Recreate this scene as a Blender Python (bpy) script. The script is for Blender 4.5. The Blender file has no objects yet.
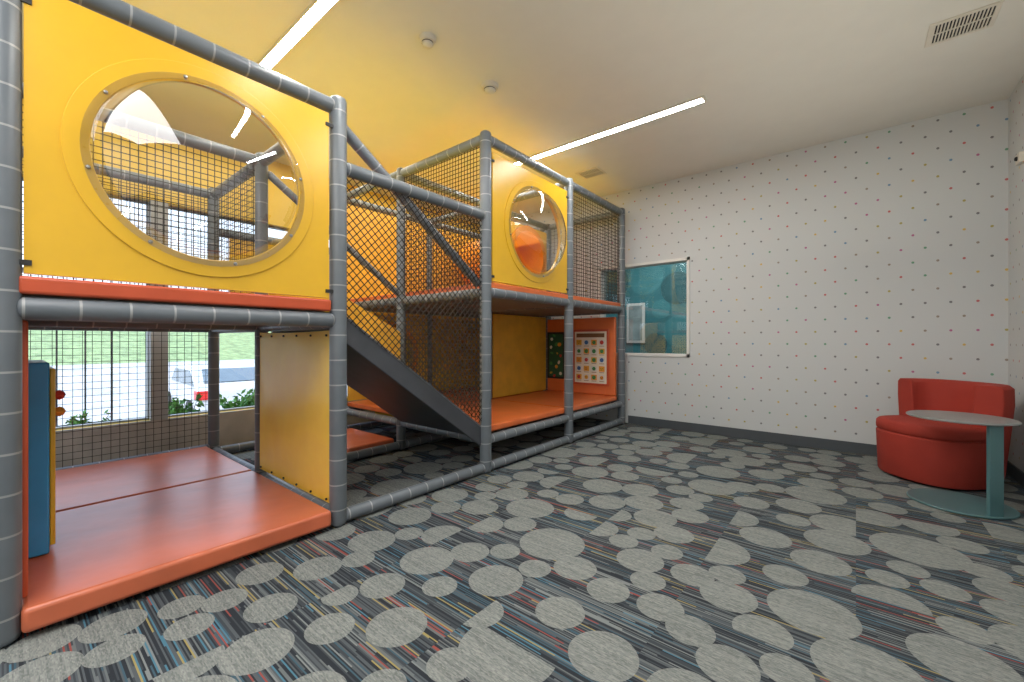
import bpy, bmesh, math, random
from mathutils import Vector, Matrix
random.seed(7)
C = bpy.context.scene.collection
TH = math.radians(39.45); SN, CS = math.sin(TH), math.cos(TH)
F = 418.0; H = 1.12; PI = math.pi
def proj(x, y, z=0):
    d = -x*SN + y*CS
    if d < .05: return None
    return 512+F*(x*CS+y*SN)/d, 341-F*(z-H)/d, d
def floor_at(px, py, z=0):
    d = F*(H-z)/(py-341); r = (px-512)/F*d
    return r*CS-d*SN, r*SN+d*CS, d

# ------------------------------------------------------------ materials
def M(nt, op, a, b=None, c=None):
    n = nt.nodes.new('ShaderNodeMath'); n.operation = op
    for i, v in enumerate((a, b, c)):
        if v is None: continue
        if hasattr(v, 'is_linked'): nt.links.new(v, n.inputs[i])
        else: n.inputs[i].default_value = v
    return n.outputs[0]
def newmat(name):
    m = bpy.data.materials.new(name); m.use_nodes = True
    nt = m.node_tree; b = nt.nodes['Principled BSDF']
    return m, nt, b
def mat(name, col, rough=.5, bump=0, bscale=40, var=.06, metal=0, vscale=6, spec=.5, emit=0, transl=0):
    m, nt, b = newmat(name)
    b.inputs['Roughness'].default_value = rough; b.inputs['Metallic'].default_value = metal
    b.inputs['Specular IOR Level'].default_value = spec
    tc = nt.nodes.new('ShaderNodeTexCoord')
    n = nt.nodes.new('ShaderNodeTexNoise'); n.inputs['Scale'].default_value = vscale; n.inputs['Detail'].default_value = 3
    nt.links.new(tc.outputs['Object'], n.inputs['Vector'])
    r = nt.nodes.new('ShaderNodeValToRGB')
    r.color_ramp.elements[0].position = .3; r.color_ramp.elements[1].position = .7
    r.color_ramp.elements[0].color = [max(0, c*(1-var)) for c in col]+[1]
    r.color_ramp.elements[1].color = [min(1, c*(1+var)) for c in col]+[1]
    nt.links.new(n.outputs['Fac'], r.inputs['Fac']); nt.links.new(r.outputs['Color'], b.inputs['Base Color'])
    if bump:
        n2 = nt.nodes.new('ShaderNodeTexNoise'); n2.inputs['Scale'].default_value = bscale
        nt.links.new(tc.outputs['Object'], n2.inputs['Vector'])
        bp = nt.nodes.new('ShaderNodeBump'); bp.inputs['Strength'].default_value = bump; bp.inputs['Distance'].default_value = .01
        nt.links.new(n2.outputs['Fac'], bp.inputs['Height']); nt.links.new(bp.outputs['Normal'], b.inputs['Normal'])
    if emit:
        b.inputs['Emission Color'].default_value = (*col, 1); b.inputs['Emission Strength'].default_value = emit
    if transl:
        t = nt.nodes.new('ShaderNodeBsdfTranslucent'); nt.links.new(r.outputs['Color'], t.inputs['Color'])
        mx = nt.nodes.new('ShaderNodeMixShader'); mx.inputs[0].default_value = transl
        nt.links.new(b.outputs[0], mx.inputs[1]); nt.links.new(t.outputs[0], mx.inputs[2]); nt.links.new(mx.outputs[0], nt.nodes['Material Output'].inputs[0])
    return m
def ramp_const(nt, fac, stops):
    r = nt.nodes.new('ShaderNodeValToRGB'); r.color_ramp.interpolation = 'CONSTANT'
    e = r.color_ramp.elements
    e[0].position = 0; e[0].color = (*stops[0][1], 1); e[1].position = stops[1][0]; e[1].color = (*stops[1][1], 1)
    for p, c in stops[2:]:
        x = e.new(p); x.color = (*c, 1)
    nt.links.new(fac, r.inputs['Fac']); return r.outputs['Color']
def wn2(nt, a, b):
    cb = nt.nodes.new('ShaderNodeCombineXYZ')
    for i, v in enumerate((a, b)):
        if hasattr(v, 'is_linked'): nt.links.new(v, cb.inputs[i])
        else: cb.inputs[i].default_value = v
    w = nt.nodes.new('ShaderNodeTexWhiteNoise'); w.noise_dimensions = '2D'
    nt.links.new(cb.outputs[0], w.inputs['Vector']); return w.outputs['Value']
def geo(nt):
    g = nt.nodes.new('ShaderNodeNewGeometry'); s = nt.nodes.new('ShaderNodeSeparateXYZ')
    nt.links.new(g.outputs['Position'], s.inputs[0]); return s.outputs
def mixc(nt, f, a, b):
    mx = nt.nodes.new('ShaderNodeMix'); mx.data_type = 'RGBA'
    if hasattr(f, 'is_linked'): nt.links.new(f, mx.inputs[0])
    else: mx.inputs[0].default_value = f
    for i, v in ((6, a), (7, b)):
        if hasattr(v, 'is_linked'): nt.links.new(v, mx.inputs[i])
        else: mx.inputs[i].default_value = (*v, 1)
    return mx.outputs[2]
def dotted(name, axis):
    m, nt, b = newmat(name); p = geo(nt); s, h = .165, .128
    v = M(nt, 'DIVIDE', p[2], h); row = M(nt, 'FLOOR', v)
    u = M(nt, 'ADD', M(nt, 'DIVIDE', p[axis], s), M(nt, 'MULTIPLY', M(nt, 'FLOORED_MODULO', row, 2.0), .5))
    cu = M(nt, 'FLOOR', u)
    fu = M(nt, 'MULTIPLY', M(nt, 'SUBTRACT', M(nt, 'SUBTRACT', u, cu), .5), s)
    fv = M(nt, 'MULTIPLY', M(nt, 'SUBTRACT', M(nt, 'SUBTRACT', v, row), .5), h)
    d = M(nt, 'SQRT', M(nt, 'ADD', M(nt, 'MULTIPLY', fu, fu), M(nt, 'MULTIPLY', fv, fv)))
    mask = M(nt, 'LESS_THAN', d, .0104)
    col = ramp_const(nt, wn2(nt, cu, row), [(0, (.17, .17, .18)), (.24, (.28, .23, .19)), (.38, (.50, .13, .13)), (.52, (.38, .33, .10)),
        (.63, (.60, .40, .10)), (.73, (.13, .30, .19)), (.83, (.42, .13, .26)), (.91, (.15, .26, .40))])
    nt.links.new(mixc(nt, mask, (.535, .555, .56), col), b.inputs['Base Color'])
    b.inputs['Roughness'].default_value = .6
    return m
def carpet(name, disc):
    m, nt, b = newmat(name); p = geo(nt)
    tx = M(nt, 'FLOOR', M(nt, 'DIVIDE', p[0], .6))
    ln = M(nt, 'FLOOR', M(nt, 'MULTIPLY', p[1], 185))
    seg = M(nt, 'FLOOR', M(nt, 'ADD', M(nt, 'MULTIPLY', p[0], 2.4), M(nt, 'MULTIPLY', wn2(nt, ln, tx), 9.0)))
    w = wn2(nt, ln, seg)
    if not disc:
        col = ramp_const(nt, w, [(0, (.022, .026, .032)), (.24, (.042, .05, .058)), (.46, (.072, .082, .09)), (.66, (.11, .124, .128)), (.79, (.042, .082, .11)),
              (.85, (.17, .185, .185)), (.91, (.23, .06, .05)), (.94, (.27, .22, .085)), (.965, (.06, .15, .21))])
        bs = .25
    else:
        ln2 = M(nt, 'FLOOR', M(nt, 'MULTIPLY', p[1], 300)); seg2 = M(nt, 'FLOOR', M(nt, 'ADD', M(nt, 'MULTIPLY', p[0], 80), M(nt, 'MULTIPLY', wn2(nt, ln2, 3.0), 7.0)))
        w2 = wn2(nt, ln2, seg2)
        c2 = ramp_const(nt, w2, [(0, (.13, .14, .135)), (.3, (.175, .188, .178)), (.6, (.205, .218, .206)), (.85, (.245, .255, .238))])
        c1 = ramp_const(nt, w, [(0, (.11, .12, .12)), (.25, (.16, .175, .168)), (.5, (.205, .22, .208)), (.8, (.245, .258, .242))])
        col = mixc(nt, .35, c2, c1)
        w = w2; bs = .05
    nt.links.new(col, b.inputs['Base Color']); b.inputs['Roughness'].default_value = .95
    b.inputs['Specular IOR Level'].default_value = .15
    bp = nt.nodes.new('ShaderNodeBump'); bp.inputs['Strength'].default_value = bs; bp.inputs['Distance'].default_value = .003
    nt.links.new(w, bp.inputs['Height']); nt.links.new(bp.outputs['Normal'], b.inputs['Normal'])
    return m
def pipe_mat():
    m, nt, b = newmat('padded_pipe')
    tc = nt.nodes.new('ShaderNodeTexCoord'); s = nt.nodes.new('ShaderNodeSeparateXYZ'); nt.links.new(tc.outputs['Object'], s.inputs[0])
    z = M(nt, 'DIVIDE', s.outputs[2], .15); fr = M(nt, 'FRACT', z)
    band = M(nt, 'LESS_THAN', fr, .055)
    n = nt.nodes.new('ShaderNodeTexNoise'); n.inputs['Scale'].default_value = 9; nt.links.new(tc.outputs['Object'], n.inputs['Vector'])
    base = mixc(nt, n.outputs['Fac'], (.11, .13, .15), (.16, .18, .20))
    nt.links.new(mixc(nt, band, base, (.33, .34, .34)), b.inputs['Base Color'])
    b.inputs['Roughness'].default_value = .36
    bp = nt.nodes.new('ShaderNodeBump'); bp.inputs['Strength'].default_value = .6; bp.inputs['Distance'].default_value = .006
    nt.links.new(M(nt, 'SUBTRACT', 1.0, band), bp.inputs['Height']); nt.links.new(bp.outputs['Normal'], b.inputs['Normal'])
    return m
def glass_mat(name, tint=(1, 1, 1), refl=1.0, base=.05):
    m, nt, b = newmat(name); nt.nodes.remove(b)
    out = nt.nodes['Material Output']; t = nt.nodes.new('ShaderNodeBsdfTransparent'); t.inputs[0].default_value = (*tint, 1)
    g = nt.nodes.new('ShaderNodeBsdfGlossy'); g.inputs['Roughness'].default_value = .02
    lw = nt.nodes.new('ShaderNodeLayerWeight'); lw.inputs[0].default_value = .5
    fac = M(nt, 'ADD', base, M(nt, 'MULTIPLY', M(nt, 'POWER', lw.outputs['Facing'], 3.0), .6*refl))
    mx = nt.nodes.new('ShaderNodeMixShader')
    nt.links.new(fac, mx.inputs[0]); nt.links.new(t.outputs[0], mx.inputs[1]); nt.links.new(g.outputs[0], mx.inputs[2])
    nt.links.new(mx.outputs[0], out.inputs[0]); return m
m_pipe = pipe_mat()
m_yel = mat('yellow_plastic', (.76, .44, .025), .28, .05, 30, .03)
m_yelv = mat('yellow_vinyl', (.82, .52, .06), .33, .35, 9, .08)
m_yels = mat('yellow_translucent_vinyl', (.90, .60, .08), .33, .35, 9, .08, transl=.45)
m_yelh = mat('yellow_hanging_vinyl', (1.0, .62, .07), .30, .45, 6, .05, transl=.12)
m_or = mat('orange_vinyl', (.56, .135, .06), .33, .35, 6, .14, spec=.7, vscale=3)
m_red = mat('red_orange_pad', (.52, .08, .028), .4, .2, 10, .07)
m_net = mat('black_net', (.010, .009, .008), .8)
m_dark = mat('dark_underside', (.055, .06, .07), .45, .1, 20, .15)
m_deck = mat('deck_grey', (.16, .15, .13), .6)
m_blue = mat('blue_panel', (.04, .30, .62), .3)
m_orpl = mat('orange_plastic', (.85, .33, .025), .28)
m_bolt = mat('steel_bolt', (.4, .4, .4), .3, metal=1)
m_strap = mat('black_strap', (.02, .02, .02), .6)
m_dome = glass_mat('clear_acrylic', (.84, .845, .84), 1.4, .15)
m_glass = glass_mat('window_glass', (.95, .97, .98), .8)
m_cglass = glass_mat('interior_glass', (.85, .90, .90), 1.2, .10)
m_ceil = mat('ceiling_paint', (.665, .65, .60), .7, .05, 60, .015)
m_dotb = dotted('white_wall_coloured_dots', 0); m_dotr = dotted('white_wall_coloured_dots_side', 1)
m_ywall = mat('yellow_wall_paint', (.74, .50, .06), .6, var=.02)
m_white = mat('white_paint', (.66, .66, .64), .4, var=.02)
m_base = mat('charcoal_baseboard', (.06, .07, .08), .5)
m_car = carpet('striped_carpet', False); m_cdisc = carpet('carpet_discs', True)
m_teal = mat('teal_paint', (.035, .19, .225), .6); m_teal2 = mat('light_teal_paint', (.055, .24, .275), .6); m_teal3 = mat('dark_teal_paint', (.018, .11, .13), .6)
m_chair = mat('red_upholstery', (.32, .028, .015), .8, .25, 220, .06)
m_tt = mat('teal_metal', (.07, .155, .165), .35); m_ttop = mat('grey_table_top', (.22, .23, .225), .35)
m_frame = mat('window_frame_metal', (.30, .31, .32), .45); m_col = mat('pale_column', (.42, .425, .42), .6)
m_det = mat('off_white_plastic', (.62, .58, .50), .4)
m_slot = mat('vent_dark', (.02, .02, .02), .8)
m_light = mat('light_diffuser', (1, .98, .94), .5, emit=70)
m_gr = mat('grass', (.22, .29, .12), .9, .3, 30, .4, vscale=2); m_conc = mat('concrete', (.44, .435, .42), .9, var=.18, vscale=.6)
m_leaf = mat('leaf_green', (.12, .32, .05), .6, var=.4, vscale=12); m_soil = mat('mulch', (.14, .09, .055), .95, .4, 50, .3)
m_cw = mat('silver_car_paint', (.55, .56, .58), .25); m_tyre = mat('tyre', (.02, .02, .02), .8); m_cgl = mat('car_glass', (.14, .17, .19), .1)  # car glass colour lightened to stand in for sky reflection
m_tail = mat('tail_light_red', (.6, .02, .02), .3)
m_iron = mat('black_iron', (.015, .015, .017), .5)
m_fac = mat('tan_sill_brick', (.44, .40, .36), .8, .2, 20, .12)
m_board_g = mat('green_board', (.02, .10, .05), .4); m_board_w = mat('cream_board', (.76, .70, .58), .4)
m_gold = mat('gold_trim', (.7, .38, .04), .4)
tilecols = [mat('tile_'+n, c, .4) for n, c in (('red', (.6, .05, .04)), ('blue', (.04, .16, .45)), ('green', (.06, .28, .08)), ('brown', (.18, .08, .03)), ('orange', (.75, .3, .04)))]

# ------------------------------------------------------------ geometry helpers
W = {}
def tag(o, label=None, cat=None, group=None, kind=None):
    for k, v in (('label', label), ('category', cat), ('group', group), ('kind', kind)):
        if v: o[k] = v
    return o
def place(o, world, parent):
    W[o.name] = Vector(world)
    if parent: o.parent = parent; o.location = Vector(world)-W[parent.name]
    else: o.location = world
def thing(name, loc, label, cat, group=None):
    o = bpy.data.objects.new(name, None); o.empty_display_size = .1; C.objects.link(o); place(o, loc, None)
    return tag(o, label, cat, group)
class MB:
    def __init__(s): s.v = []; s.f = []; s.mi = []
    def add(s, vs, fs, mi=0):
        k = len(s.v); s.v += [Vector(v) for v in vs]; s.f += [[i+k for i in f] for f in fs]; s.mi += [mi]*len(fs); return s
    def box(s, x0, x1, y0, y1, z0, z1, mi=0):
        return s.add([(x, y, z) for z in (z0, z1) for y in (y0, y1) for x in (x0, x1)],
              [(0, 2, 3, 1), (4, 5, 7, 6), (0, 1, 5, 4), (2, 6, 7, 3), (0, 4, 6, 2), (1, 3, 7, 5)], mi)
    def hexa(s, p, mi=0): return s.add(p, [(0, 3, 2, 1), (4, 5, 6, 7), (0, 1, 5, 4), (1, 2, 6, 5), (2, 3, 7, 6), (3, 0, 4, 7)], mi)
    def cyl(s, a, b, r, n=20, r2=None, mi=0):
        a = Vector(a); b = Vector(b); r2 = r if r2 is None else r2
        ax = (b-a).normalized(); u = ax.orthogonal().normalized(); w = ax.cross(u)
        vs = [a+r*(math.cos(t)*u+math.sin(t)*w) for t in [2*PI*i/n for i in range(n)]]+[b+r2*(math.cos(t)*u+math.sin(t)*w) for t in [2*PI*i/n for i in range(n)]]
        return s.add(vs, [(i, (i+1) % n, n+(i+1) % n, n+i) for i in range(n)]+[list(range(n))[::-1], list(range(n, 2*n))], mi)
    def lathe(s, prof, c, U, V, N, n=48, mi=0, fn=None):
        c, U, V, N = map(Vector, (c, U, V, N)); k = len(prof); vs = []
        for i in range(n):
            t = 2*PI*i/n; q = fn(t) if fn else 1
            for r, h in prof: vs.append(c+max(r*q, 1e-4)*(math.cos(t)*U+math.sin(t)*V)+h*N)
        return s.add(vs, [(i*k+j, ((i+1) % n)*k+j, ((i+1) % n)*k+j+1, i*k+j+1) for i in range(n) for j in range(k-1)], mi)
    def build(s, name, mats, parent=None, smooth=False, bevel=0, recalc=True, merge=False):
        xs = [[v[i] for v in s.v] for i in range(3)]
        c = Vector([(min(a)+max(a))/2 for a in xs])
        me = bpy.data.meshes.new(name); me.from_pydata([tuple(v-c) for v in s.v], [], s.f)
        if not isinstance(mats, (list, tuple)): mats = [mats]
        for m in mats: me.materials.append(m)
        for p, i in zip(me.polygons, s.mi): p.material_index = i
        bm = bmesh.new(); bm.from_mesh(me)
        if merge: bmesh.ops.remove_doubles(bm, verts=bm.verts, dist=.0003)
        if recalc: bmesh.ops.recalc_face_normals(bm, faces=bm.faces)
        bm.to_mesh(me); bm.free()
        if smooth:
            for p in me.polygons: p.use_smooth = True
            me.set_sharp_from_angle(angle=math.radians(smooth if smooth > 1 else 40))
        o = bpy.data.objects.new(name, me); C.objects.link(o); place(o, c, parent)
        if bevel:
            b = o.modifiers.new('bevel', 'BEVEL'); b.width = bevel; b.segments = 3; b.limit_method = 'ANGLE'
            for p in me.polygons: p.use_smooth = True
            me.set_sharp_from_angle(angle=math.radians(40)); b.harden_normals = False
        return o
def pipe(name, a, b, parent, r=.046, mt=None):
    a = Vector(a); b = Vector(b); L = (b-a).length; n = 20; h = L/2; vs = []; rings = [(r*.55, -h), (r*.9, -h+r*.25), (r, -h+r*.6), (r, h-r*.6), (r*.9, h-r*.25), (r*.55, h)]
    for rr, z in rings: vs += [(rr*math.cos(2*PI*i/n), rr*math.sin(2*PI*i/n), z) for i in range(n)]
    fs = [(k*n+i, k*n+(i+1) % n, (k+1)*n+(i+1) % n, (k+1)*n+i) for k in range(5) for i in range(n)]+[list(range(n))[::-1], [5*n+i for i in range(n)]]
    me = bpy.data.meshes.new(name); me.from_pydata(vs, [], fs); me.materials.append(mt or m_pipe)
    for p in me.polygons: p.use_smooth = True
    me.set_sharp_from_angle(angle=math.radians(50))
    o = bpy.data.objects.new(name, me); C.objects.link(o); place(o, (a+b)/2, parent)
    o.rotation_mode = 'QUATERNION'; o.rotation_quaternion = (b-a).to_track_quat('Z', 'Y')
    return o
def net(O, U, V, poly, parent, sp=.05, r=.0022, rot=0):
    O, U, V = Vector(O), Vector(U), Vector(V); mb = MB()
    for a in (rot, rot+PI/2):
        n = (math.cos(a), math.sin(a)); ks = [p[0]*n[0]+p[1]*n[1] for p in poly]
        k = math.ceil(min(ks)/sp)*sp+sp*.3
        while k < max(ks):
            pts = []
            for i in range(len(poly)):
                k0, k1 = ks[i]-k, ks[(i+1) % len(poly)]-k
                if k0*k1 < 0:
                    t = k0/(k0-k1); p, q = poly[i], poly[(i+1) % len(poly)]
                    pts.append((p[0]+t*(q[0]-p[0]), p[1]+t*(q[1]-p[1])))
            if len(pts) == 2 and math.dist(*pts) > .01:
                mb.cyl(O+pts[0][0]*U+pts[0][1]*V, O+pts[1][0]*U+pts[1][1]*V, r, 4)
            k += sp
    return mb.build('net', m_net, parent, recalc=False)
def panel_hole(name, O, U, V, N, w, h, cu, cv, R, th, mt, parent):
    O, U, V, N = map(Vector, (O, U, V, N)); n = 64
    ang = sorted(set([round(2*PI*i/n, 5) for i in range(n)]+[round(math.atan2(y-cv, x-cu) % (2*PI), 5) for x in (0, w) for y in (0, h)]))
    inn, out = [], []
    for t in ang:
        c, s = math.cos(t), math.sin(t); k = 1e9
        if c > 1e-6: k = min(k, (w-cu)/c)
        if c < -1e-6: k = min(k, -cu/c)
        if s > 1e-6: k = min(k, (h-cv)/s)
        if s < -1e-6: k = min(k, -cv/s)
        inn.append((cu+R*c, cv+R*s)); out.append((cu+k*c, cv+k*s))
    m = len(ang); P = lambda p, d: O+p[0]*U+p[1]*V+d*N
    vs = [P(p, th) for p in inn]+[P(p, th) for p in out]+[P(p, 0) for p in inn]+[P(p, 0) for p in out]; fs = []
    for i in range(m):
        j = (i+1) % m
        fs += [(i, j, m+j, m+i), (2*m+i, 3*m+i, 3*m+j, 2*m+j), (i, 2*m+i, 2*m+j, j), (m+i, m+j, 3*m+j, 3*m+i)]
    mb = MB(); mb.add(vs, fs); o = mb.build(name, mt, parent, bevel=0)
    return o
def bubble(panel, c, U, V, N, R=.42, bulge=.16, ring=.065, nb=10, ringmat=None):
    c, U, V, N = map(Vector, (c, U, V, N))
    mb = MB(); mb.lathe([(R-.012, -.01), (R-.012, .006), (R-.010, .008), (R+ring-.002, .008), (R+ring, .006), (R+ring, 0)], c, U, V, N, 72)
    mb.build('window_ring', ringmat or m_yel, panel, smooth=20)
    prof = [(R+.018, .0105), (R-.012, .0105)]+[((R-.014)*math.cos(t), .0105+bulge*math.sin(t)) for t in [PI/2*i/14 for i in range(1, 15)]]
    mb = MB(); mb.lathe(prof, c, U, V, N, 72); mb.build('bubble_window', m_dome, panel, smooth=True, merge=True)
    for i in range(nb):
        t = 2*PI*(i+.3)/nb; p = c+(R+.006)*(math.cos(t)*U+math.sin(t)*V)
        mb = MB(); mb.lathe([(.008, .010), (.008, .015), (.006, .018), (0, .019)], p, U, V, N, 12); mb.build('bolt', m_bolt, panel, smooth=True)
def grid_wall(name, axis, pos, th, a0, a1, z0, z1, holes, mt):
    As = sorted({a0, a1, *[h[0] for h in holes], *[h[1] for h in holes]}); Zs = sorted({z0, z1, *[h[2] for h in holes], *[h[3] for h in holes]})
    mb = MB()
    for i in range(len(As)-1):
        for j in range(len(Zs)-1):
            ca, cz = (As[i]+As[i+1])/2, (Zs[j]+Zs[j+1])/2
            if any(h[0] < ca < h[1] and h[2] < cz < h[3] for h in holes): continue
            if axis == 'Y': mb.box(As[i], As[i+1], min(pos, pos+th), max(pos, pos+th), Zs[j], Zs[j+1])
            else: mb.box(min(pos, pos+th), max(pos, pos+th), As[i], As[i+1], Zs[j], Zs[j+1])
    return tag(mb.build(name, mt), kind='structure')

# ------------------------------------------------------------ room shell
XL, XR, YB, YF, ZC = -5.15, 1.0, 5.42, -3.0, 3.18
# carpet floor with inlaid discs
fl = MB(); fl.box(XL-.2, XR+.2, YF-.2, YB+.2, -.12, 0, 0)
pts = [(552,543,60),(508,650,92),(603,655,66),(397,626,57),(427,560,50),(258,650,66),(190,662,60),(318,568,44),(608,590,40),(660,607,44),
(655,518,40),(718,550,56),(728,596,52),(762,632,54),(812,612,80),(727,665,58),(890,602,64),(868,672,100),(962,662,90),(1008,592,54),(918,550,84),
(820,562,52),(765,537,46),(793,520,30),(815,495,52),(862,493,34),(872,517,46),(962,545,40),(1000,532,52),(985,572,40),(742,487,30),(712,487,44),
(690,516,34),(655,470,36),(640,490,34),(607,502,34),(625,476,26),(590,472,34),(560,483,38),(530,508,44),(512,494,30),(480,507,34),(450,495,34),
(443,535,40),(410,516,40),(372,541,44),(470,552,36),(496,580,50),(480,612,44),(575,568,40),(640,560,44),(600,528,34),(692,575,40),(560,612,46),
(655,650,40),(690,630,46),(835,645,44),(1015,650,40),(330,628,46),(340,595,34),(225,600,40),(160,615,34),(115,650,50),(305,668,40),
(845,585,34),(945,590,40),(690,545,28),(785,575,40),(770,488,26),(680,490,26),(450,665,44),(560,665,30),(375,575,30)]
circ = []
for px, py, w in pts:
    x, y, d = floor_at(px, py); r = min(.2, 1.1*w/2*d/F/math.sqrt(1+abs(px-512)/F*.4))
    if r < .075: continue
    if all(math.hypot(x-a, y-b) > (r+c)*.8 for a, b, c in circ): circ.append((x, y, r))
for k in range(14000):
    x = random.uniform(XL+.1, XR-.1); y = random.uniform(YF+.1, YB-.1); r = random.choice((.11, .13, .15, .17, .19)) if k < 6000 else random.choice((.08, .10))
    if x-r < XL or x+r > XR or y-r < YF or y+r > YB-.02: continue
    if all(math.hypot(x-a, y-b) > (r+c)*.94 for a, b, c in circ): circ.append((x, y, r))
def clip(ps, ax, k, sgn):
    out = []
    for i in range(len(ps)):
        p, q = ps[i], ps[(i+1) % len(ps)]; a, b = (p[ax]-k)*sgn, (q[ax]-k)*sgn
        if a >= 0: out.append(p)
        if a*b < 0: t = a/(a-b); out.append((p[0]+t*(q[0]-p[0]), p[1]+t*(q[1]-p[1])))
    return out
lev = []
for i, (x, y, r) in enumerate(circ):
    used = {lev[j] for j, (a, b, c) in enumerate(circ[:i]) if math.hypot(x-a, y-b) < r+c}
    k = 0
    while k in used: k += 1
    lev.append(k)
    n = 40; ps = [(x+r*math.cos(2*PI*j/n), y+r*math.sin(2*PI*j/n)) for j in range(n)]
    if i % 5 in (1, 3):      # cut off at the nearest carpet-tile edge
        for ax, c in ((0, x), (1, y)):
            kk = round(c/.6)*.6
            if abs(kk-c) < r*.75: ps = clip(ps, ax, kk, 1 if c > kk else -1); break
    if len(ps) > 2: fl.add([(a, b, .0008+.0006*k) for a, b in ps], [list(range(len(ps)))], 1)
tag(fl.build('floor', [m_car, m_cdisc], recalc=False), kind='structure')
tag(MB().box(XL-.2, XR+.2, YF-.2, YB+.2, ZC, ZC+.2).build('ceiling', m_ceil), kind='structure')
WX0, WX1, WZ0, WZ1 = -2.85, -1.595, .92, 2.165
grid_wall('wall_back', 'Y', YB, .15, XL-.2, XR+.2, 0, ZC, [(WX0, WX1, WZ0, WZ1)], m_dotb)
grid_wall('wall_right', 'X', XR, .2, YF-.2, YB, 0, ZC, [], m_dotr)
grid_wall('wall_front', 'Y', YF, -.2, XL-.2, XR, 0, ZC, [], m_white)
wins = [(-2.6, .89, .37, 2.45), (1.0, 3.2, .37, 2.45)]
grid_wall('wall_left', 'X', XL, -.2, YF, YB, 0, ZC, wins, m_ywall)
tag(MB().box(XL-.2, XL+.015, .88, 1.01, .37, 2.45).build('trim_2', m_col), kind='structure')
tag(MB().box(XL, XL+.03, YF, 3.25, 0, .37).build('trim_3', m_fac), kind='structure')
tag(MB().box(-2.4, XR, YB-.012, YB, 0, .105).build('baseboard_back', m_base), kind='structure')
tag(MB().box(XR-.012, XR, YF, YB-.012, 0, .105).build('baseboard_right', m_base), kind='structure')
for i, (a, b, c, d) in enumerate(wins):
    w = tag(MB().box(XL-.105, XL-.095, a, b, c, d).build('window_%d' % (i+2), m_glass), kind='structure')
    f = MB(); t = .016
    f.box(XL-.13, XL-.07, a, a+t, c, d).box(XL-.13, XL-.07, b-t, b, c, d).box(XL-.13, XL-.07, a, b, c, c+t).box(XL-.13, XL-.07, a, b, d-t, d)
    f.box(XL-.13, XL-.07, a, b, 1.68, 1.72)
    f.build('window_frame', m_frame, w)
w = tag(MB().box(WX0, WX1, YB+.09, YB+.1, WZ0, WZ1).build('window_1', m_cglass), kind='structure')
f = MB(); t = .035
f.box(WX0, WX0+t, YB-.015, YB+.15, WZ0, WZ1).box(WX1-t, WX1, YB-.015, YB+.15, WZ0, WZ1).box(WX0, WX1, YB-.015, YB+.15, WZ0, WZ0+t).box(WX0, WX1, YB-.015, YB+.15, WZ1-t, WZ1)
f.build('window_frame', m_white, w)
# room beyond the interior window
Y2 = 7.9
wb = MB().box(-6, 1, Y2, Y2+.1, 0, 3)
for x, z, r, k in ((-3.15, 2.35, .34, 1), (-2.55, 2.1, .30, 2), (-2.2, 2.55, .30, 1), (-2.5, 1.3, .30, 1), (-3.9, 2.3, .4, 2), (-2.1, 1.0, .28, 2), (-2.85, 1.72, .18, 1), (-2.95, 1.05, .22, 2), (-2.2, 1.72, .16, 1)):
    wb.lathe([(r, -.001), (r, -.006-.001*k), (0, -.006-.001*k)], (x, Y2, z), (1, 0, 0), (0, 0, 1), (0, 1, 0), 40, k)
tag(wb.build('wall_beyond', [m_teal, m_teal2, m_teal3]), kind='structure')
tag(MB().box(-6.1, -6, 5.6, Y2, 0, 3).box(1, 1.1, 5.6, Y2, 0, 3).build('wall_beyond_sides', m_teal), kind='structure')
tag(MB().box(-6, 1, 5.6, Y2, -.1, 0).build('floor_beyond', m_deck), kind='structure')
tag(MB().box(-6, 1, 5.6, Y2, 3, 3.1).build('ceiling_beyond', m_white), kind='structure')
pf = thing('picture_frame', (-3.34, Y2-.02, 1.1), 'white framed picture on the teal wall seen through the interior window', 'picture')
MB().box(-3.52, -3.15, Y2-.04, Y2-.012, 1.08, 1.86).build('frame', m_white, pf, bevel=.005)
MB().box(-3.47, -3.20, Y2-.046, Y2-.04, 1.13, 1.81).build('print', mat('print_grey', (.28, .33, .34), .4, var=.3, vscale=5), pf)

# ------------------------------------------------------------ play structure
PX = [-2.43, -3.62, -4.8]; PY = [-.006, 1.29, 2.60, 3.93, 5.26]
Z1, Z2, T1, T2 = 1.245, 1.54, 2.53, 2.84
ps = thing('play_structure', (-3.6, 2.6, 0), 'large two-level climbing frame of grey padded pipes with yellow panels and orange mats', 'play structure')
for xi, x in enumerate(PX):
    for yi, y in enumerate(PY):
        r = .05 if xi == 0 else .046
        pipe('post', (x, y, .002), (x, y, 2.6 if yi < 2 else 2.9), ps, r)
def railY(x, y0, y1, z, r=.043): pipe('rail', (x, y0+.03, z), (x, y1-.03, z), ps, r)
def railX(y, x0, x1, z, r=.043): pipe('rail', (x0+.03, y, z), (x1-.03, y, z), ps, r)
for x in PX:
    railY(x, PY[0], PY[1], T1); railY(x, PY[0], PY[1], Z1)
    for a, b in ((2, 3), (3, 4)):
        railY(x, PY[a], PY[b], T2); railY(x, PY[a], PY[b], Z2); railY(x, PY[a], PY[b], .28, .04); railY(x, PY[a], PY[b], .05, .04)
    if x > -3 or x < -4: railY(x, PY[1], 2.6, 2.18)
    railY(x, PY[1], 2.6, .05, .04)
    if x > -4: pipe('diagonal_rail', (x-.05 if x > -3 else x, 1.33, 2.46), (x-.05 if x > -3 else x, 2.57, 1.60), ps, .036 if x > -3 else .03)
railY(PX[2], PY[0], PY[1], .09, .04)
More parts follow.
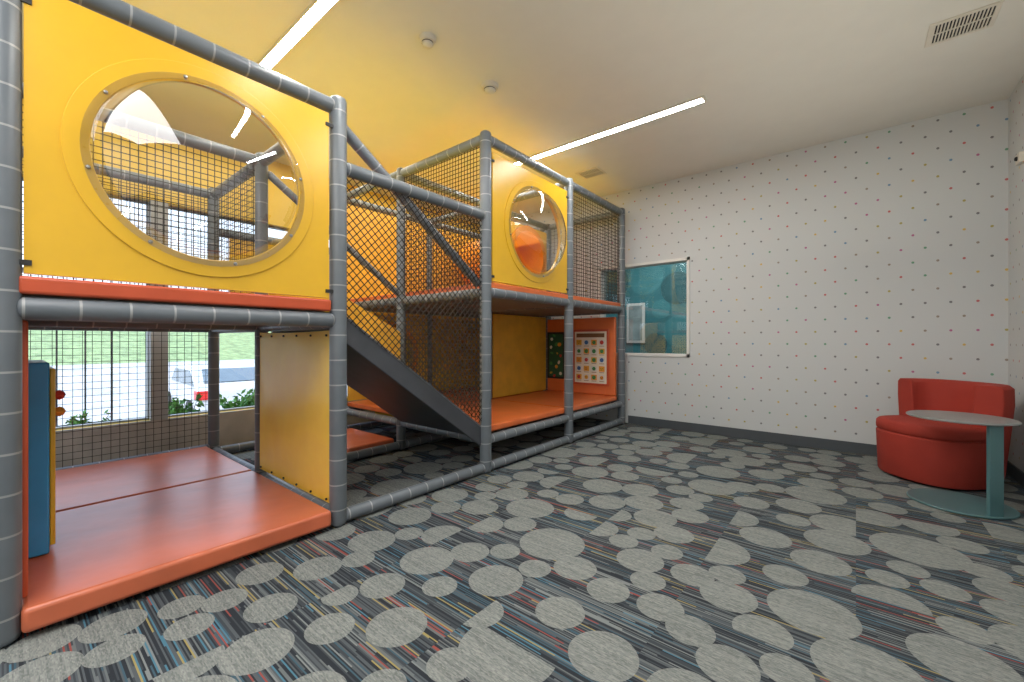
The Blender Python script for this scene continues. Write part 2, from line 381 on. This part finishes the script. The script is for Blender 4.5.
for x0, x1 in ((-3.62, -2.43), (-4.8, -3.62)):
    for y in PY[:2]: railX(y, x0, x1, T1); railX(y, x0, x1, Z1-.01); railX(y, x0, x1, .06, .04)
    for y in (2.6, 3.93, 5.26): railX(y, x0, x1, T2); railX(y, x0, x1, Z2-.01); railX(y, x0, x1, .28, .04)
# mats
for x0, x1 in ((-3.60, -2.375), (-4.76, -3.61)):
    MB().box(x0, x1, .04, 1.225, .03, .125).build('floor_mat', m_or, ps, bevel=.018)
MB().box(-4.5, -3.66, 2.05, 2.55, .03, .12).build('floor_mat', m_or, ps, bevel=.018)
m_or2 = mat('bright_orange_vinyl', (.66, .15, .04), .33, .22, 7, .07)
for y0, y1 in ((2.64, 3.93), (3.94, 5.2)):
    MB().box(-3.58, -2.46, y0, y1, .325, .385).build('floor_mat', m_or2, ps, bevel=.015)
    MB().box(-4.76, -3.66, y0, y1, .325, .385).build('floor_mat', m_or2, ps, bevel=.015)
    MB().box(-3.58, -2.47, y0, y1, 1.50, 1.565).build('deck', m_deck, ps)
    MB().box(-4.76, -3.66, y0, y1, 1.50, 1.565).build('deck', m_deck, ps)
    MB().box(-3.58, -2.41, y0, y1, 1.567, 1.625).build('deck_mat', m_or2, ps, bevel=.012)
    MB().box(-4.76, -3.66, y0, y1, 1.567, 1.625).build('deck_mat', m_or2, ps, bevel=.012)
for x0, x1 in ((-3.60, -2.40), (-4.76, -3.64)):
    MB().box(x0+.02, x1-.05, .03, 1.25, 1.235, 1.295).build('deck', m_deck, ps)
    MB().box(x0, x1, .03, 1.235, 1.297, 1.365).build('deck_mat', m_red, ps, bevel=.012)
# front bubble panels
def bubble_panel(y0, y1, z0, z1, cy, cz, R=.42):
    X = -2.43
    o = panel_hole('window_panel', (X-.01, y0, z0), (0, 1, 0), (0, 0, 1), (1, 0, 0), y1-y0, z1-z0, cy-y0, cz-z0, R, .03, m_yel, ps)
    bubble(o, (X+.02, cy, cz), (0, 1, 0), (0, 0, 1), (1, 0, 0), R, .21, .07, 8)
    for z in (z0+.04, z1-.07):
        for y in (y0, y1):
            s = 1 if y > cy else -1
            MB().box(X+.016, X+.026, min(y-s*.02, y+s*.025), max(y-s*.02, y+s*.025), z-.01, z+.01).build('strap', m_strap, o)
bubble_panel(.047, 1.222, 1.375, 2.47, .635, 1.925, .425)
bubble_panel(2.665, 3.865, 1.635, 2.74, 3.31, 2.18, .42)
# nets
Yv, Zv, Xv = (0, 1, 0), (0, 0, 1), (1, 0, 0)
net((-2.43, 0, 0), Yv, Zv, [(1.34, 2.15), (2.56, 2.15), (2.56, .42), (1.34, 1.25)], ps, .037, .0032, PI/4)
net((-2.43, 0, 0), Yv, Zv, [(3.97, 2.8), (5.22, 2.8), (5.22, 1.6), (3.97, 1.6)], ps, .042, .0033)
net((-3.62, 0, 0), Yv, Zv, [(2.64, 2.8), (3.9, 2.8), (3.9, 1.6), (2.64, 1.6)], ps, .06, .0018)
net((-3.62, 0, 0), Yv, Zv, [(.04, 2.5), (1.26, 2.5), (1.26, 1.38), (.04, 1.38)], ps, .042, .0034)
net((-4.8, 0, 0), Yv, Zv, [(.04, 2.5), (1.26, 2.5), (1.26, 1.3), (.04, 1.3)], ps, .05, .003)
net((-4.8, 0, 0), Yv, Zv, [(.04, 1.21), (1.26, 1.21), (1.26, .12), (.04, .12)], ps, .055, .0024)
net((0, 2.6, 0), Xv, Zv, [(-3.58, 2.8), (-2.47, 2.8), (-2.47, 1.6), (-3.58, 1.6)], ps, .038, .003)
net((0, 2.6, 0), Xv, Zv, [(-3.58, 1.5), (-2.5, 1.5), (-2.5, .32), (-3.58, .32)], ps, .045, .0026)
net((0, -.006, 0), Xv, Zv, [(-3.58, 2.5), (-2.47, 2.5), (-2.47, 1.3), (-3.58, 1.3)], ps, .055)
net((0, -.006, 0), Xv, Zv, [(-4.76, 2.5), (-3.66, 2.5), (-3.66, .15), (-4.76, .15)], ps, .055)
net((0, 5.26, 0), Xv, Zv, [(-4.76, 2.8), (-2.47, 2.8), (-2.47, 1.6), (-4.76, 1.6)], ps, .055)
net((0, 1.29, 0), Xv, Zv, [(-4.76, 2.5), (-3.66, 2.5), (-3.66, 1.4), (-4.76, 1.4)], ps, .05)
# hanging yellow vinyl sheet in the plane Y=1.3 under the deck
mb = MB(); nu, nv = 30, 24; vs = []
for j in range(nv+1):
    for i in range(nu+1):
        u, v = i/nu, j/nv; edge = math.sin(PI*u)*math.sin(PI*v)
        vs.append((-3.575+1.10*u, 1.262-.02*edge*(.6+.4*math.sin(5*u+3*v)), .13+1.055*v-.008*math.sin(PI*u)*(1 if j == nv else 0)))
fs = []
for j in range(nv):
    for i in range(nu):
        a = j*(nu+1)+i; fs += [(a, a+1, a+nu+2, a+nu+1)]
mb.add(vs, fs); sheet = mb.build('vinyl_wall', m_yelh, ps, smooth=True)
for u in range(6):
    for z in (1.155, .15):
        x = -3.54+u*.206
        MB().cyl((x, 1.252, z), (x, 1.260, z), .007, 12).build('grommet', m_strap, sheet)
# padded orange side wall and blue activity panel by the near post
MB().box(-3.55, -2.47, .015, .06, .13, 1.2).build('wall_pad', m_red, ps, bevel=.01)
bp = MB().box(-3.35, -2.9, .065, .135, .13, 1.02).build('activity_panel', m_blue, ps, bevel=.008)
MB().box(-3.33, -2.92, .136, .155, .16, .99).build('panel_face', m_yel, bp, bevel=.005)
for z, c in ((.86, 0), (.78, 4)):
    MB().lathe([(0, -.025), (.015, -.016), (.022, 0), (.015, .016), (0, .025)], (-2.97, .17, z), (1, 0, 0), (0, 1, 0), (0, 0, 1), 16).build('bead', tilecols[c], bp, smooth=True)
# slide
def zs(y): return 1.24-(y-1.34)*.72
y0, y1 = 1.34, 2.56
def sloped(xa, xb, lo, hi, lo2=None, hi2=None):
    lo2 = lo if lo2 is None else lo2; hi2 = hi if hi2 is None else hi2
    return MB().hexa([(xa, y0, zs(y0)+lo), (xb, y0, zs(y0)+lo), (xb, y1, zs(y1)+lo2), (xa, y1, zs(y1)+lo2), (xa, y0, zs(y0)+hi), (xb, y0, zs(y0)+hi), (xb, y1, zs(y1)+hi2), (xa, y1, zs(y1)+hi2)])
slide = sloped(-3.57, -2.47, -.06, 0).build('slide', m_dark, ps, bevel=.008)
sloped(-3.55, -2.5, .001, .015).build('slide_bed', m_yelv, slide)
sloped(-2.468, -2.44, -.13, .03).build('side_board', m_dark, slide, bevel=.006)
sloped(-2.466, -2.443, .031, .042).build('edge_trim', m_pipe, slide)
sloped(-3.60, -3.575, 0, .60, 0, .85).build('slide_side_wall', m_yels, slide)
# yellow vinyl back walls towards the window side
MB().box(-4.81, -4.79, 1.42, 2.55, 1.45, 2.14).build('wall_panel', m_yels, ps)
MB().box(-4.81, -4.79, 1.95, 2.55, .40, 1.42).build('wall_panel', m_yels, ps)
MB().box(-4.81, -4.79, 2.65, 3.88, 1.64, 2.78).build('wall_panel', m_yels, ps)
MB().box(-4.81, -4.79, 3.98, 5.2, 1.64, 2.78).build('wall_panel', m_yels, ps)
# lower bay panels
MB().box(-3.57, -2.475, 5.17, 5.215, .385, 1.44).build('wall_pad', m_or2, ps, bevel=.012)
def board(x0, x1, z0, z1, face, frame, kind):
    b = MB().box(x0, x1, 5.15, 5.168, z0, z1).build('activity_board', frame, ps, bevel=.004)
    MB().box(x0+.03, x1-.03, 5.145, 5.15, z0+.03, z1-.03).build('board_face', face, b)
    if kind == 'chart':
        MB().box(x0+.06, x1-.06, 5.141, 5.145, z1-.11, z1-.055).build('title_strip', tilecols[3], b)
        cols, rows = 4, 5; cw = (x1-x0-.08)/cols; ch = (z1-.12-z0-.05)/rows
        for i in range(cols):
            for j in range(rows):
                cx = x0+.04+cw*(i+.5); cz = z0+.05+ch*(j+.5); rr = min(cw, ch)*.31; a = (i*7+j*3+i*j) % 5
                m2 = MB(); m2.box(cx-rr*1.15, cx+rr*1.15, 5.142, 5.145, cz-rr, cz+rr, 2)
                m2.lathe([(rr*.8, 0), (rr*.75, .004), (0, .006)], (cx, 5.142, cz), (1, 0, 0), (0, 0, 1), (0, -1, 0), 6 if (i+j) % 3 == 0 else 18, 0)
                for s in (-1, 1): m2.lathe([(rr*.15, 0), (0, .002)], (cx+s*rr*.3, 5.1355, cz+rr*.2), (1, 0, 0), (0, 0, 1), (0, -1, 0), 8, 1)
                m2.box(cx-rr*.35, cx+rr*.35, 5.1335, 5.1355, cz-rr*.40, cz-rr*.26, 1)
                m2.box(cx-rr, cx+rr, 5.142, 5.145, cz-rr*1.45, cz-rr*1.28, 3)
                m2.build('picture_tile', [[tilecols[0], tilecols[4], m_gold, tilecols[1], tilecols[2]][a], m_strap, [m_gold, m_white, tilecols[4], m_white][(i*3+j) % 4], tilecols[3]], b)
    else:
        rnd = random.Random(3); cs = [m_gold, tilecols[0], m_board_w, tilecols[2], tilecols[4], m_board_w, tilecols[2]]
        for k in range(14):
            cx = x0+.07+(k % 3)*(x1-x0-.14)/2+rnd.uniform(-.03, .03); cz = z0+.08+(k//3)*(z1-z0-.16)/4+rnd.uniform(-.04, .04)
            cx = min(max(cx, x0+.07), x1-.07)
            w2, h2, a = rnd.uniform(.010, .03), rnd.uniform(.015, .036), rnd.uniform(0, PI)
            m2 = MB(); m2.lathe([(1, 0), (.9, .004), (0, .005)], (cx, 5.145, cz), (w2*math.cos(a), 0, w2*math.sin(a)), (-h2*math.sin(a), 0, h2*math.cos(a)), (0, -1, 0), 5+k % 6)
            m2.build('game_piece', cs[k % 7], b)
board(-3.11, -2.56, .51, 1.28, m_board_w, m_red, 'chart')
board(-3.555, -3.25, .57, 1.25, m_board_g, m_strap, 'game')
MB().box(-3.605, -3.585, 3.98, 5.16, .39, 1.47).build('wall_panel', m_yels, ps, bevel=.006)
o = panel_hole('window_panel', (-4.79, 2.66, .39), Yv, Zv, Xv, 1.22, 1.08, .61, .54, .38, .02, m_yelv, ps)
bubble(o, (-4.77, 3.27, .93), Yv, Zv, Xv, .38, .07, .06, 8, m_orpl)
MB().box(-4.80, -4.78, 3.98, 5.2, .39, 1.45).build('wall_panel', m_yelv, ps)
# yellow panel with orange crawl tube on the upper deck
o = panel_hole('tube_panel', (-3.61, 3.98, 1.64), Yv, Zv, Xv, 1.2, 1.1, .72, .68, .36, .02, m_yelv, ps)
mb = MB(); mb.lathe([(.345, .03), (.42, .03), (.42, .0), (.36, 0), (.36, -1.05), (.345, -1.05), (.345, .03)], (-3.585, 4.70, 2.32), Yv, Zv, Xv, 48)
mb.build('crawl_tube', m_orpl, ps, smooth=True)

# ------------------------------------------------------------ ceiling fittings
def clight(y, lab):
    t = thing('ceiling_light', (-2.2, y, ZC), lab, 'ceiling light', 'linear ceiling lights')
    x0, x1 = -3.45, -1.0
    MB().box(x0, x1, y-.036, y+.036, ZC-.016, ZC-.001).build('diffuser', m_light, t)
    MB().box(x0-.02, x0, y-.045, y+.045, ZC-.02, ZC).build('end_cap', m_det, t); MB().box(x1, x1+.02, y-.045, y+.045, ZC-.02, ZC).build('end_cap', m_det, t)
    MB().box(x0, x1, y-.045, y-.036, ZC-.018, ZC).box(x0, x1, y+.036, y+.045, ZC-.018, ZC).build('housing', m_det, t)
clight(1.235, 'long glowing linear ceiling light above the large near bubble window')
clight(3.765, 'long glowing linear ceiling light ending beyond the far climbing frame, over open carpet')
def detector(x, y, lab, s, name='smoke_detector'):
    t = thing(name, (x, y, ZC), lab, 'smoke detector')
    MB().lathe([(.062*s, 0), (.062*s, -.015), (.055*s, -.028), (.04*s, -.032)], (x, y, ZC), Xv, Yv, Zv, 32).build('base', m_det, t, smooth=True)
    MB().lathe([(.042*s, -.03), (.038*s, -.05), (.02*s, -.06), (0, -.062)], (x, y, ZC), Xv, Yv, Zv, 32).build('sensor_head', m_det, t, smooth=True)
    MB().lathe([(.043*s, -.032), (.043*s, -.038)], (x, y, ZC), Xv, Yv, Zv, 32).build('sensing_slot', m_slot, t)
detector(-2.25, 1.83, 'small smooth round off-white detector on the ceiling nearest the near light strip', .9)
detector(-2.28, 2.49, 'second round ceiling detector, farther off, above the gap between the two bubble windows', 1.1)
def vent(x0, x1, y0, y1, lab, n):
    t = thing('ceiling_vent', ((x0+x1)/2, (y0+y1)/2, ZC), lab, 'ceiling vent')
    b = .025
    MB().box(x0, x1, y0, y0+b, ZC-.01, ZC).box(x0, x1, y1-b, y1, ZC-.01, ZC).box(x0, x0+b, y0+b, y1-b, ZC-.01, ZC).box(x1-b, x1, y0+b, y1-b, ZC-.01, ZC).build('frame', m_det, t, bevel=.002)
    MB().box(x0+b, x1-b, y0+b, y1-b, ZC-.002, ZC-.0005).build('backing', m_slot, t)
    g = MB(); w = (x1-x0-2*b)/n
    for i in range(n):
        g.box(x0+b+w*i, x0+b+w*(i+.45), y0+b, y1-b, ZC-.009, ZC-.003)
    g.box(x0+b, x1-b, (y0+y1)/2-.004, (y0+y1)/2+.004, ZC-.0095, ZC-.003)
    g.build('louvres', m_det, t)
vent(.37, .69, 3.83, 4.10, 'large rectangular slotted air vent in the ceiling above the dotted wall corner', 16)
vent(-2.66, -2.36, 4.45, 4.70, 'small square air vent in the ceiling beside the far end of the climbing frame', 10)
th = thing('wall_sensor', (XR-.02, 5.05, 2.55), 'small pale sensor box high on the right wall', 'sensor')
MB().box(XR-.03, XR, 4.97, 5.07, 2.50, 2.58).build('housing', m_det, th, bevel=.006)
MB().lathe([(.018, 0), (.014, .012), (0, .016)], (XR-.03, 5.02, 2.54), Yv, Zv, (-1, 0, 0), 16).build('lens', m_slot, th, smooth=True)

# ------------------------------------------------------------ lounge chair
cx, cy = .50, 4.82
ch = thing('lounge_chair', (cx, cy, 0), 'round red upholstered tub chair with a low curved back in the room corner', 'chair')
mid = math.radians(45)
def sq(t, e=2.7):
    a = t-mid; return .965*(abs(math.cos(a))**e+abs(math.sin(a))**e)**(-1/e)
pr = [(0, .02), (.325, .02), (.336, .035), (.346, .33), (.348, .362), (.338, .372), (0, .372)]
MB().lathe(pr, (cx, cy, 0), Xv, Yv, Zv, 64, fn=sq).build('base', m_chair, ch, smooth=True, merge=True)
MB().lathe([(.25, 0), (.25, .02)], (cx, cy, 0), Xv, Yv, Zv, 32).build('plinth', m_strap, ch)
pr = [(0, .374), (.335, .374), (.345, .384), (.348, .41), (.346, .445), (.333, .460), (.29, .468), (0, .472)]
MB().lathe(pr, (cx, cy, 0), Xv, Yv, Zv, 64, fn=sq).build('seat', m_chair, ch, smooth=True, merge=True)
span = math.radians(78); n = 48
bk = MB(); vs = []; K = 0
for i in range(n+1):
    s = -1+2*i/n; a = mid+span*s; q = sq(a)*1.0
    top = .79
    prof = [(.215, .44), (.222, .56), (.235, .70), (.245, top-.025), (.268, top-.005), (.320, top), (.372, top-.004), (.394, top-.028), (.396, .64), (.384, .48), (.368, .30), (.350, .08), (.32, .08)]
    K = len(prof)
    for r, z in prof: vs.append((cx+r*q*math.cos(a), cy+r*q*math.sin(a), z))
fs = [(i*K+j, (i+1)*K+j, (i+1)*K+(j+1) % K, i*K+(j+1) % K) for i in range(n) for j in range(K)]+[list(range(K)), [n*K+j for j in range(K)][::-1]]
bk.add(vs, fs); o = bk.build('backrest', m_chair, ch, smooth=True)
b = o.modifiers.new('bevel', 'BEVEL'); b.width = .022; b.segments = 4; b.limit_method = 'ANGLE'; b.angle_limit = math.radians(50)

# ------------------------------------------------------------ side table
tx, ty = .55, 4.17
tb = thing('side_table', (tx, ty, 0), 'teal metal side table with round grey top in front of the red chair', 'table')
MB().lathe([(0, .002), (.262, .002), (.266, .006), (.266, .010), (.262, .014), (0, .014)], (tx, ty, .002), Xv, Yv, Zv, 64).build('base', m_tt, tb, smooth=True, merge=True)
MB().lathe([(0, .588), (.264, .588), (.270, .592), (.270, .598), (.266, .602), (0, .602)], (tx, ty, 0), Xv, Yv, Zv, 64).build('table_top', m_ttop, tb, smooth=True, merge=True)
dv = Vector((.13, -.20, 0)).normalized(); pv = Vector((-dv.y, dv.x, 0)); c0 = Vector((tx, ty, 0))+dv*.235
hx = []
for z in (.014, .590):
    for a, b_ in ((-1, -1), (1, -1), (1, 1), (-1, 1)): hx.append(c0+pv*.04*a+dv*.012*b_+Vector((0, 0, z)))
MB().hexa(hx).build('column', m_tt, tb, bevel=.003)

# ------------------------------------------------------------ outside
g = MB(); prof = [(-5.35, -.02), (-7.6, -.06), (-11, -1.0), (-24, -1.1), (-36, -.3), (-60, 3.2), (-90, 4)]
for (xa, za), (xb, zb), k in zip(prof[:-1], prof[1:], (0, 1, 1, 1, 2, 2)):
    g.add([(xa, -60, za), (xa, 80, za), (xb, 80, zb), (xb, -60, zb)], [(0, 1, 2, 3)], k)
tag(g.build('ground', [m_soil, m_conc, m_gr]), kind='structure')
tag(MB().box(-5.6, -5.36, -3, 4, -.1, .30).build('trim_1', m_fac), kind='structure')
def shrub(x, y, z, s, lab):
    t = thing('shrub', (x, y, z), lab, 'shrub', 'shrubs outside the windows'); st = MB(); lf = MB()
    for k in range(14):
        a = random.uniform(0, 2*PI); l = random.uniform(.5, 1)*s; e = Vector((x+math.cos(a)*l*.42, y+math.sin(a)*l*.42, z+l*.95)); b0 = Vector((x, y, z))
        st.cyl(b0, e, .006, 5, .003)
        for q in range(34):
            p = b0.lerp(e, random.uniform(.3, 1.02))+Vector([random.gauss(0, .05*s) for _ in range(3)])
            d = Vector([random.uniform(-1, 1) for _ in range(3)]).normalized()*.085*s; w = d.orthogonal().normalized()*.036*s
            lf.add([p-d, p+w, p+d, p-w], [(0, 1, 2, 3)])
    st.build('stem', m_soil, t); lf.build('foliage', m_leaf, t, recalc=False)
for i, (x, y, s) in enumerate(((-6.3, .1, .48), (-6.35, .58, .42), (-6.3, 1.40, .54), (-6.3, 1.98, .58), (-6.3, 2.58, .5), (-6.4, -.5, .4))):
    shrub(x, y, -.04, s, ['low leafy shrub outside the window behind the blue panel', 'low shrub just left of the thick window post', 'bright green shrub just right of the thick window post',
        'fuller green shrub outside in front of the silver car', 'green shrub outside behind the hanging yellow vinyl wall', 'leafy shrub outside hidden by the near post'][i])
fn = thing('iron_fence', (-7.2, 0, -.14), 'black iron picket fence outside the windows', 'fence')
g = MB().box(-7.215, -7.185, -3, .95, .1, .13).box(-7.215, -7.185, -3, .95, 1.45, 1.48); g.build('fence_rail', m_iron, fn)
for k in range(17):
    y = -2.9+k*.235; MB().box(-7.208, -7.192, y-.008, y+.008, -.14, 1.6).build('picket', m_iron, fn)
# car seen from its rear right
ca = math.radians(-42); rx = Vector((CS, SN, 0)); fw = Vector((-SN, CS, 0))
ux = rx*math.cos(ca)+fw*math.sin(ca); uy = -rx*math.sin(ca)+fw*math.cos(ca); c0 = Vector((-14.3, 3.9, -1.03))
car = thing('car', c0, 'silver parked car with red tail lights outside the window', 'car')
def cp(a, b, z): return c0+ux*a+uy*b+Vector((0, 0, z))
prof = [(-2.1, .35), (-2.15, .7), (-1.95, .95), (-1.1, 1.02), (-.5, 1.42), (.4, 1.5), (1.3, 1.46), (1.95, 1.05), (2.1, .95), (2.15, .4), (1.9, .28), (-1.9, .28)]
n = len(prof); mb = MB(); mb.add([cp(a, -.85, z) for a, z in prof]+[cp(a, .85, z) for a, z in prof], [(i, (i+1) % n, n+(i+1) % n, n+i) for i in range(n)]+[list(range(n))[::-1], list(range(n, 2*n))])
mb.build('body', m_cw, car, bevel=.06)
for sd in (-1, 1):
    for a0, a1, b0, b1 in ((-1.0, -.05, -.45, -.05), (.02, .85, .02, .85), (.92, 1.75, .92, 1.3)):
        mb = MB(); mb.hexa([cp(a0, sd*.865, 1.03), cp(a1, sd*.865, 1.03), cp(a1, sd*.84, 1.03), cp(a0, sd*.84, 1.03), cp(b0, sd*.865, 1.40), cp(b1, sd*.865, 1.40), cp(b1, sd*.84, 1.40), cp(b0, sd*.84, 1.40)]); mb.build('side_window', m_cgl, car)
mb = MB(); mb.hexa([cp(1.90, -.68, 1.12), cp(1.90, .68, 1.12), cp(1.86, .68, 1.10), cp(1.86, -.68, 1.10), cp(1.39, -.62, 1.43), cp(1.39, .62, 1.43), cp(1.35, .62, 1.41), cp(1.35, -.62, 1.41)]); mb.build('rear_window', m_cgl, car)
for a in (-1.35, 1.35):
    for b in (-.80, .80):
        mb = MB(); mb.cyl(cp(a, b-.1, .33), cp(a, b+.1, .33), .33, 24); wh = mb.build('wheel', m_tyre, car, smooth=True)
        mb = MB(); mb.cyl(cp(a, b-.11, .33), cp(a, b+.11, .33), .18, 16); mb.build('hubcap', m_bolt, wh, smooth=True)
for b in (-.74, .74):
    mb = MB(); mb.hexa([cp(1.80, b-.125, .72), cp(2.16, b-.125, .72), cp(2.16, b+.125, .72), cp(1.80, b+.125, .72), cp(1.80, b-.125, .93), cp(2.13, b-.125, .93), cp(2.13, b+.125, .93), cp(1.80, b+.125, .93)]); mb.build('tail_light', m_tail, car)

# ------------------------------------------------------------ lights
def area(name, loc, sx, sy, e, col, rot=(0, 0, 0)):
    l = bpy.data.lights.new(name, 'AREA'); l.shape = 'RECTANGLE'; l.size = sx; l.size_y = sy; l.energy = e; l.color = col
    o = bpy.data.objects.new(name, l); o.location = loc; o.rotation_euler = rot; C.objects.link(o); return o
area('room_fill', (-1.6, -1.2, 3.15), 4, 2.2, 170, (1, .985, .97))  # broad fill added out of view, for the room's other lights
area('overhead_area', (-.8, 2.2, 3.16), 2.0, .1, 28, (1, .985, .97))  # narrow area light facing down below the ceiling, no fitting modelled
area('play_fill', (-4.3, 2.6, 3.14), 1.2, 5.0, 55, (1, .94, .78))  # fill added to brighten the inside of the climbing frame
area('yellow_bounce_fill', (-3.45, 2.4, 2.55), 2.0, 5.4, 29, (1, .77, .03), (PI, 0, 0))  # unseen light added above the frame to imitate yellow bounce on the ceiling
area('ceiling_fill', (-.1, 2.2, 1.9), 2.0, 5.0, 21, (1, .95, .82), (PI, 0, 0))  # unseen upward fill added in mid-room to lighten the ceiling
area('beyond_fill', (-2.5, 6.7, 2.95), 1.5, 1.0, 55, (1, .98, .95))  # unseen fill added to brighten the teal room
s = bpy.data.lights.new('sun', 'SUN'); s.energy = 5.5; s.angle = .02; s.color = (1, .96, .9)
so = bpy.data.objects.new('sun', s); so.rotation_euler = (math.radians(35), math.radians(25), 0); C.objects.link(so)
wd = bpy.data.worlds.new('world'); bpy.context.scene.world = wd; wd.use_nodes = True
bg = wd.node_tree.nodes['Background']; bg.inputs[1].default_value = 3.2
tc = wd.node_tree.nodes.new('ShaderNodeTexCoord'); sx = wd.node_tree.nodes.new('ShaderNodeSeparateXYZ'); wd.node_tree.links.new(tc.outputs['Generated'], sx.inputs[0])
rp = wd.node_tree.nodes.new('ShaderNodeValToRGB'); rp.color_ramp.elements[0].color = (.8, .85, .9, 1); rp.color_ramp.elements[1].color = (.4, .58, .9, 1); rp.color_ramp.elements[1].position = .7
wd.node_tree.links.new(sx.outputs[2], rp.inputs[0]); wd.node_tree.links.new(rp.outputs[0], bg.inputs[0])

cam = bpy.data.cameras.new('camera'); cam.sensor_width = 36; cam.lens = F/1024*36; cam.clip_start = .05; cam.clip_end = 300
co = bpy.data.objects.new('camera', cam); co.location = (0, 0, H); co.rotation_euler = (PI/2, 0, TH); C.objects.link(co)
bpy.context.scene.camera = co
bpy.context.scene.view_settings.view_transform = 'Standard'
